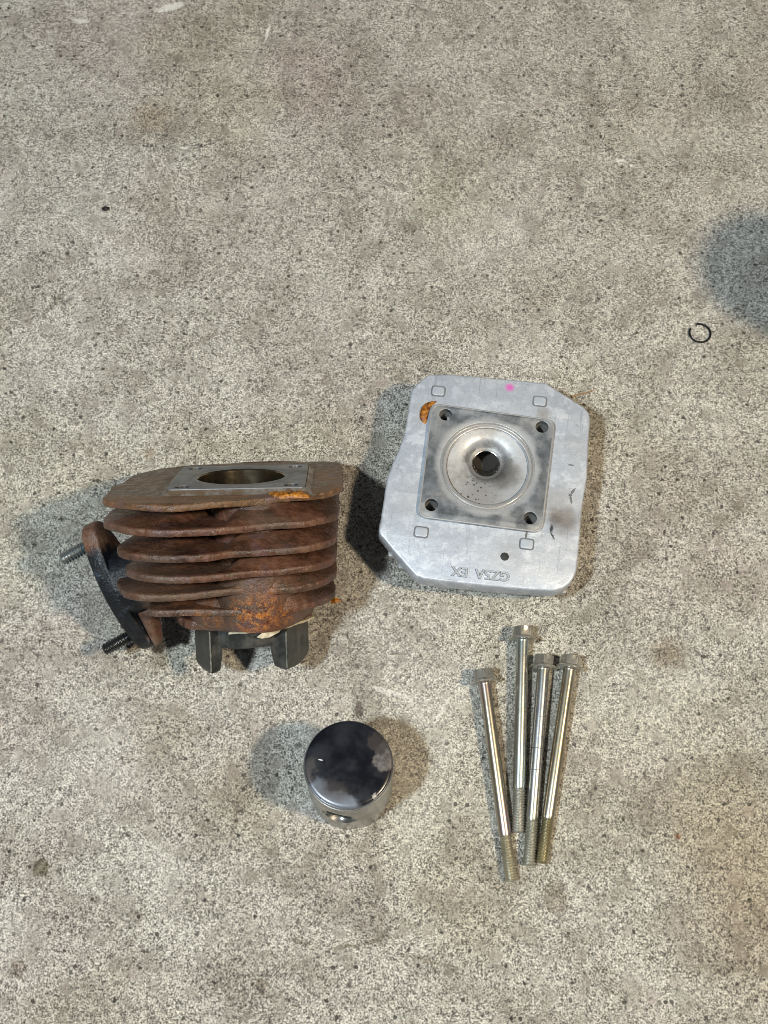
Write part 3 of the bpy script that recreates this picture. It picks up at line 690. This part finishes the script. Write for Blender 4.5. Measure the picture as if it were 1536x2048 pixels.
# amber residue at the gasket corner
b2 = blob("sealant_residue", [hl(*p) for p in ((19.0, 258.4), (18.6, 262), (20, 266.2), (23.4, 268.6), (27.6, 269.0), (25.2, 266.6), (23.6, 263.6), (22.6, 260), (21.6, 256.2))], HZ - .1, 1.6, GOO, head, 5, .4)
# cast lettering, read from the far side
def text(name, body, x, y, size, rot, z, h, mat, parent, fat=0.05, bev=0.1):
    cu = bpy.data.curves.new(name, 'FONT'); cu.body = body; cu.size = size * S; cu.align_x = 'CENTER'; cu.align_y = 'CENTER'
    cu.extrude = h * S; cu.bevel_depth = bev * S; cu.space_character = 0.98; cu.offset = fat * S
    t = bpy.data.objects.new("tmp", cu); COL.objects.link(t)
    me = bpy.data.meshes.new_from_object(t.evaluated_get(bpy.context.evaluated_depsgraph_get())); me.name = name
    bpy.data.objects.remove(t)
    o = link(name, me, None, parent, 30); me.materials.clear(); me.materials.append(mat)
    o.location = (x * S, y * S, z * S); o.rotation_euler = (0, 0, rot); return o
LETTER = mat_alu("raised_lettering", (0.46, 0.50, 0.56), (0.64, 0.69, 0.76), (0.32, 0.48), 0.45)
q = hl(47.9, 174.6)
let = text("cast_lettering", "GZ5A  EX", q[0], q[1] + .3, 6.8, R(181.5), HZ + .1, 0.6, LETTER, head, -0.03, 0.1)
text("cast_lettering_edge", "GZ5A  EX", 0, 0, 6.8, 0, -.1, 0.06, GROOVE, let, 0.26, 0.0)
q = hl(96.2, 233.0)
text("cast_numeral", "1", q[0], q[1], 3.6, R(90), HZ + .05, 0.1, GROOVE, head)
# small winged emblem
q = hl(94.9, 216.4)
em = [[(0, .9), (.55, .3), (.45, -.5), (.9, -1.3), (0, -1.0), (-.9, -1.3), (-.45, -.5), (-.55, .3)]]
wing = [(.45, .35), (1.6, .9), (3.0, 1.5), (5.0, 1.7), (4.2, 1.1), (4.4, .8), (3.3, .5), (3.4, .2), (2.3, -.05), (2.3, -.35), (1.2, -.35), (.5, -.3)]
em += [wing, [(-x, y) for x, y in wing][::-1]]
er = R(-97)
for p in em:
    pp = [Vector((q[0] + (x * math.cos(er) - y * math.sin(er)) * .95, q[1] + (x * math.sin(er) + y * math.cos(er)) * .95)) for x, y in p]
    plate("winged_emblem", pp, [], HZ - .1, HZ + .16, 0.04, GROOVE, head)

# ------------------------------------------------------------------ piston
tp = R(-5.5)
piston = thing("piston", "small piston with glossy black carbon crown standing on the concrete", "piston",
               Matrix.Translation((-16.3 * S, 74.8 * S, 0.0)) @ Matrix.Rotation(tp, 4, 'X') @ Matrix.Rotation(R(-14), 4, 'Z'))
PH = 47.0
def mat_crown():
    t = NT("carbon_crown"); w = t.warp(.0075, 240, detail=5)
    b = t.noise(90, 4, .6); c = t.noise(500, 3, .6)
    col = t.ramp(b, [(.38, (0.006, 0.007, 0.011)), (.66, (0.020, 0.022, 0.030))])
    col = t.mix(t.mapr(t.noise(28, 3, .5), .52, .66, 0, .6), col, (0.026, 0.019, 0.016))
    rough = t.mapr(b, .35, .65, .22, .34)
    def patch(cc, r, so, cl, k, rg, **kw):
        nonlocal col, rough
        m = t.math('MULTIPLY', t.spot((cc[0], cc[1], PH), r, so, t.co if r < 1.2 else w, **kw), k)
        col = t.mix(m, col, cl); rough = t.mix(m, rough, rg)
    gr = t.ramp(c, [(.35, (0.075, 0.068, 0.066)), (.65, (0.19, 0.175, 0.17))])
    a = R(14)
    def rot(x, y): return (x * math.cos(a) - y * math.sin(a), x * math.sin(a) + y * math.cos(a))
    patch(rot(16.5, 3.5), 5.2, .7, gr, .85, .5, sc=(1, .75, 1)); patch(rot(13.5, 9.5), 4.8, .5, (0.05, 0.042, 0.04), .8, .4)
    patch(rot(-18.2, -4), 4.2, 1.2, (0.075, 0.068, 0.066), .75, .34, sc=(1.4, .55, 1))
    patch(rot(-13.5, -13), 5.0, 2.0, (0.20, 0.225, 0.28), .75, .32, sc=(1.2, .9, 1))  # bluish tone here paints reflected light over the worn carbon
    patch(rot(-3, -17.8), 7, 2.2, (0.23, 0.26, 0.32), .8, .32, sc=(.8, 1.7, 1)); patch(rot(-6, -13), 6, 3, (0.055, 0.045, 0.042), .6, .36, sc=(.8, 1.4, 1))  # first patch: the same painted reflection along the front edge
    patch(rot(12.5, -15.0), 1.5, .3, (0.30, 0.30, 0.31), .9, .4)
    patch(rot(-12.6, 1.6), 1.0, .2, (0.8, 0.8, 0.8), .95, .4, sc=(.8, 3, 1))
    t.bump(t.math('ADD', c, t.math('MULTIPLY', b, 2.0)), .10, .3)
    return t.done(col, rough, 0.2, .6, 0.0)
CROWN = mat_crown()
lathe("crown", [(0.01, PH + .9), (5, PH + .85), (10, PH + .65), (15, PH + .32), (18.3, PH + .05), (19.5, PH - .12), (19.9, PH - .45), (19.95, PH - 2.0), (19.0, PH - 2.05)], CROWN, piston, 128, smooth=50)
SKIRT = mat_alu("piston_skirt", (0.28, 0.28, 0.27), (0.44, 0.44, 0.425), (0.22, 0.36), 0.9, None, 0.05)
RINGS = mat_alu("piston_ring_steel", (0.45, 0.45, 0.45), (0.65, 0.65, 0.65), (0.2, 0.3), 0.95, None, .03)
for z in (PH - 2.1, PH - 5.4):
    lathe("piston_ring", [(18.8, z), (20.55, z - .05), (20.62, z - .5), (20.55, z - 1.1), (18.8, z - 1.15)], RINGS, piston, 128)
NP = 144
def skirt_bottom(d):
    d = (d + 180) % 360 - 180                                 # -90 faces the viewer
    b = 0.0
    if 20 < d < 160: b = 0.5
    b += 3.8 * sm(-82, -76, d) * sm(-52, -58, d)               # arch, right of the pin hole
    b += 9 * sm(-178, -166, d) * sm(-122, -132, d)
    b += 8 * sm(-40, -30, d) * sm(12, 2, d)
    fr = 41 * math.sin(R(5.5)) * (1 - math.sin(R(d))) / 2      # front is longer, so that the tilted piston stands
    return b - fr
prof = [(PH - 2.0, 19.6), (PH - 3.3, 19.6), (PH - 3.35, 20.25), (PH - 5.3, 20.25), (PH - 5.35, 19.4), (PH - 6.6, 19.4), (PH - 6.65, 20.4), (PH - 12, 20.45), (PH - 25, 20.5), (None, 20.5)]
vo, vi = [], []
for z, r in prof:
    for i in range(NP):
        d = 360 * i / NP - 180; zq = skirt_bottom(d) if z is None else z
        vo.append((r * math.cos(R(d)), r * math.sin(R(d)), zq))
for z in (PH - 2.0, PH - 7, PH - 25, None):
    for i in range(NP):
        d = 360 * i / NP - 180; r = 16.5 if z and z > PH - 20 else 18.0
        vi.append((r * math.cos(R(d)), r * math.sin(R(d)), skirt_bottom(d) if z is None else z))
f = []
np_, ni_ = len(prof), 4
for k in range(np_ - 1):
    for i in range(NP):
        j = (i + 1) % NP; f.append((k * NP + i, k * NP + j, (k + 1) * NP + j, (k + 1) * NP + i))
o0 = len(vo)
for k in range(ni_ - 1):
    for i in range(NP):
        j = (i + 1) % NP; f.append((o0 + k * NP + j, o0 + k * NP + i, o0 + (k + 1) * NP + i, o0 + (k + 1) * NP + j))
for i in range(NP):
    j = (i + 1) % NP
    f.append(((np_ - 1) * NP + i, (np_ - 1) * NP + j, o0 + (ni_ - 1) * NP + j, o0 + (ni_ - 1) * NP + i)); f.append((j, i, o0 + i, o0 + j))
skirt = mesh("skirt", vo + vi, f, SKIRT, None, 35)
def cutter(r, y0, y1, x, z, n=40):
    return loft("cut", [[(x + r * math.cos(2 * math.pi * i / n), y, z + r * math.sin(2 * math.pi * i / n)) for i in range(n)] for y in (y0, y1)], None, None, True, True, 0)
booleans(skirt, [cutter(6.2, -30, 30, 0, 23), cutter(8.8, -30, -18.6, 0, 23), cutter(8.8, 18.6, 30, 0, 23)])
skirt.parent = piston

# ------------------------------------------------------------------ four long flange bolts
BOLT = {
 "gold": (mat_steel("yellow_zinc", (0.30, 0.265, 0.19), (0.56, 0.49, 0.36), .20, .36, .90, (0.42, 0.40, 0.34)), mat_steel("yellow_zinc_thread", (0.30, 0.27, 0.17), (0.50, 0.45, 0.30), .3, .5, .85)),
 "rose": (mat_steel("rosy_zinc", (0.31, 0.28, 0.215), (0.56, 0.51, 0.41), .20, .36, .90, (0.44, 0.36, 0.34)), mat_steel("rosy_zinc_thread", (0.36, 0.33, 0.24), (0.62, 0.59, 0.47), .35, .5, .75)),
 "pale": (mat_steel("pale_zinc", (0.34, 0.34, 0.30), (0.58, 0.58, 0.52), .20, .36, .90, (0.40, 0.46, 0.44)), mat_steel("pale_zinc_thread", (0.38, 0.38, 0.34), (0.62, 0.62, 0.57), .35, .5, .75)),
 "grey": (mat_steel("scuffed_zinc", (0.36, 0.37, 0.38), (0.60, 0.61, 0.62), .20, .36, .90, (0.40, 0.40, 0.35)), mat_steel("scuffed_zinc_thread", (0.36, 0.36, 0.31), (0.58, 0.57, 0.50), .35, .5, .75)),
}
HEADS = mat_steel("bolt_head_zinc", (0.40, 0.385, 0.335), (0.66, 0.635, 0.57), .15, .28, .75)
SCUFF = mat_steel("dark_scuff", (0.12, 0.12, 0.12), (0.45, 0.45, 0.44), .4, .6, .7)
def bolt(p_head, p_tip, kind, roll, label, marks=()):
    a, b = Vector(p_head), Vector(p_tip); ax = (b - a).normalized()
    x = Vector((0, 0, 1)).cross(ax).normalized(); y = ax.cross(x)
    M = frame(a, x, y, ax) @ Matrix.Rotation(roll, 4, 'Z')
    t = thing("flange_bolt", label, "bolt", M, "long bolts lying together")
    total = (b - a).length; ms, mt = BOLT[kind]
    # hex head with dished top
    rings = []
    for z, r, circ in ((0.9, 2.6, 1), (0.35, 3.6, 1), (0.0, 4.3, 1), (0.35, 5.1, .75), (0.9, 5.75, 0), (4.7, 5.75, 0)):
        ring = []
        for i in range(48):
            an = 2 * math.pi * i / 48; hx = 4.75 / math.cos((an + math.pi / 6) % (math.pi / 3) - math.pi / 6)
            hx = min(hx, 5.42); rr = r if circ == 1 else (hx * (1 - circ) + 4.95 * circ)
            ring.append((rr * math.cos(an), rr * math.sin(an), z))
        rings.append(ring)
    loft("hex_head", rings, HEADS, t, True, False, 22)
    lathe("flange", [(4.6, 4.6), (5.5, 4.9), (6.7, 5.5), (7.05, 5.9), (7.05, 6.5), (6.8, 6.75), (3.0, 6.77)], HEADS, t, 48, smooth=40)
    thl = 21.0
    sh = lathe("shank", [(3.5, 6.5), (3.12, 7.2), (3.1, 7.6), (3.1, total - thl - 2), (2.95, total - thl - .6), (2.75, total - thl + .1)], ms, t, 40, smooth=50)
    for z, wd in marks: lathe("scuff_band", [(3.09, z), (3.15, z + .08), (3.15, z + wd - .08), (3.09, z + wd)], SCUFF, sh, 40)
    s = screw("thread", 3.12, 0.6, 1.25, thl, mt, t, 28, 6, 0.7); s.location = (0, 0, (total - thl) * S)
    return t
E_ = 5.9
bolt((49.6, 131.6, E_ + 1.25), (60.7, 30.0, 3.2), "rose", 0.0, "leftmost long flange bolt, slanting, with pinkish sheen above its thread", ())
bolt((70.6, 153.6, E_ + 1.25), (64.6, 52.5, 3.2), "pale", 0.3, "long pale flange bolt whose head lies highest of the four", ())
bolt((80.8, 138.9, E_ + 1.25), (69.1, 37.4, 3.2), "grey", 0.12, "scuffed silvery flange bolt, third from the left, faint scuff rings round its shank", ((31, .3), (46.5, .35), (57, .4)))
bolt((94.4, 138.5, E_ + 1.25), (75.4, 38.4, 3.2), "gold", 0.5, "rightmost long flange bolt with golden brown sheen", ())

# ------------------------------------------------------------------ small things
WIRE = mat_steel("black_spring_wire", (0.008, 0.008, 0.010), (0.03, 0.03, 0.034), .25, .4, .4)
cp = []
for i in range(49):
    a = R(150) + (2 * math.pi - R(44)) * i / 48
    cp.append((5.75 * math.cos(a) * 1.02, 5.75 * math.sin(a), 0))
clip = tube("wire_circlip", cp, 0.62, WIRE, None, 10)
clip.location = (177.6 * S, 325.2 * S, 0.56 * S)
tag(clip, "small black wire circlip, an open ring on the concrete", "circlip")
def mat_straw(name, c0, c1):
    t = NT(name); return t.done(t.ramp(t.noise(500, 3, .6), [(.35, c0), (.65, c1)]), .7, 0, .3)
straw = tube("straw_splinter", [(103.5, 285.6, .6), (108, 287.2, 1.0), (113, 288.6, .9), (118, 290.4, .5)], 0.55, mat_straw("straw", (0.26, 0.15, 0.07), (0.42, 0.27, 0.15)), None, 7, lambda u: 1.1 - .9 * u)
tag(straw, "thin tan splinter poking out beside the cylinder head", "splinter")
flake = mesh("rust_flake", [(-27.5, 167.8, .1), (-24.5, 168.0, .4), (-21.8, 169.6, .2), (-24.5, 171.0, .6), (-27.6, 170.6, .2), (-25.5, 169.3, 1.1)], [(0, 1, 5), (1, 2, 5), (2, 3, 5), (3, 4, 5), (4, 0, 5), (4, 3, 2, 1, 0)], GOO, None, 20)
tag(flake, "orange rust flake at the right foot of the finned cylinder", "flake")
hair = tube("fibre", spline([(161.9, 141, .15), (162.0, 136.5, .3), (164, 132.5, .35), (168, 130.2, .2), (171, 129.8, .15)], .6, False), 0.13, WIRE, None, 5)
tag(hair, "fine dark curled fibre right of the bolts", "fibre")
chip = mesh("black_chip", [(-165.4, 406.6, 0), (-163, 405.6, .1), (-160.6, 406.8, 0), (-160.9, 408.6, .1), (-163.6, 409.4, 0), (-165.2, 408.3, 0), (-163, 407.6, 1.2)], [(0, 1, 6), (1, 2, 6), (2, 3, 6), (3, 4, 6), (4, 5, 6), (5, 0, 6), (5, 4, 3, 2, 1, 0)], WIRE, None, 20)
tag(chip, "tiny black chip alone on the upper left concrete", "chip")
# made-up tin, added out of view at right to cast the shadow there
TIN = mat_steel("tin_plate", (0.22, 0.22, 0.22), (0.36, 0.36, 0.36), .4, .5, .7)
tin = thing("added_tin", "grey metal tin added out of view at the right edge to cast a soft shadow", "tin", Matrix.Translation((287 * S, 313 * S, 0)))
lathe("added_tin_wall", [(33.5, 0), (34.3, .6), (34.3, 2), (33.6, 2.8), (33.6, 147), (34.3, 148), (34.3, 149.5), (33.2, 150), (32.6, 148)], TIN, tin, 64)
lathe("added_tin_lid", [(32.8, 148.2), (32, 147), (30, 146.6), (0.01, 146.6)], TIN, tin, 64)
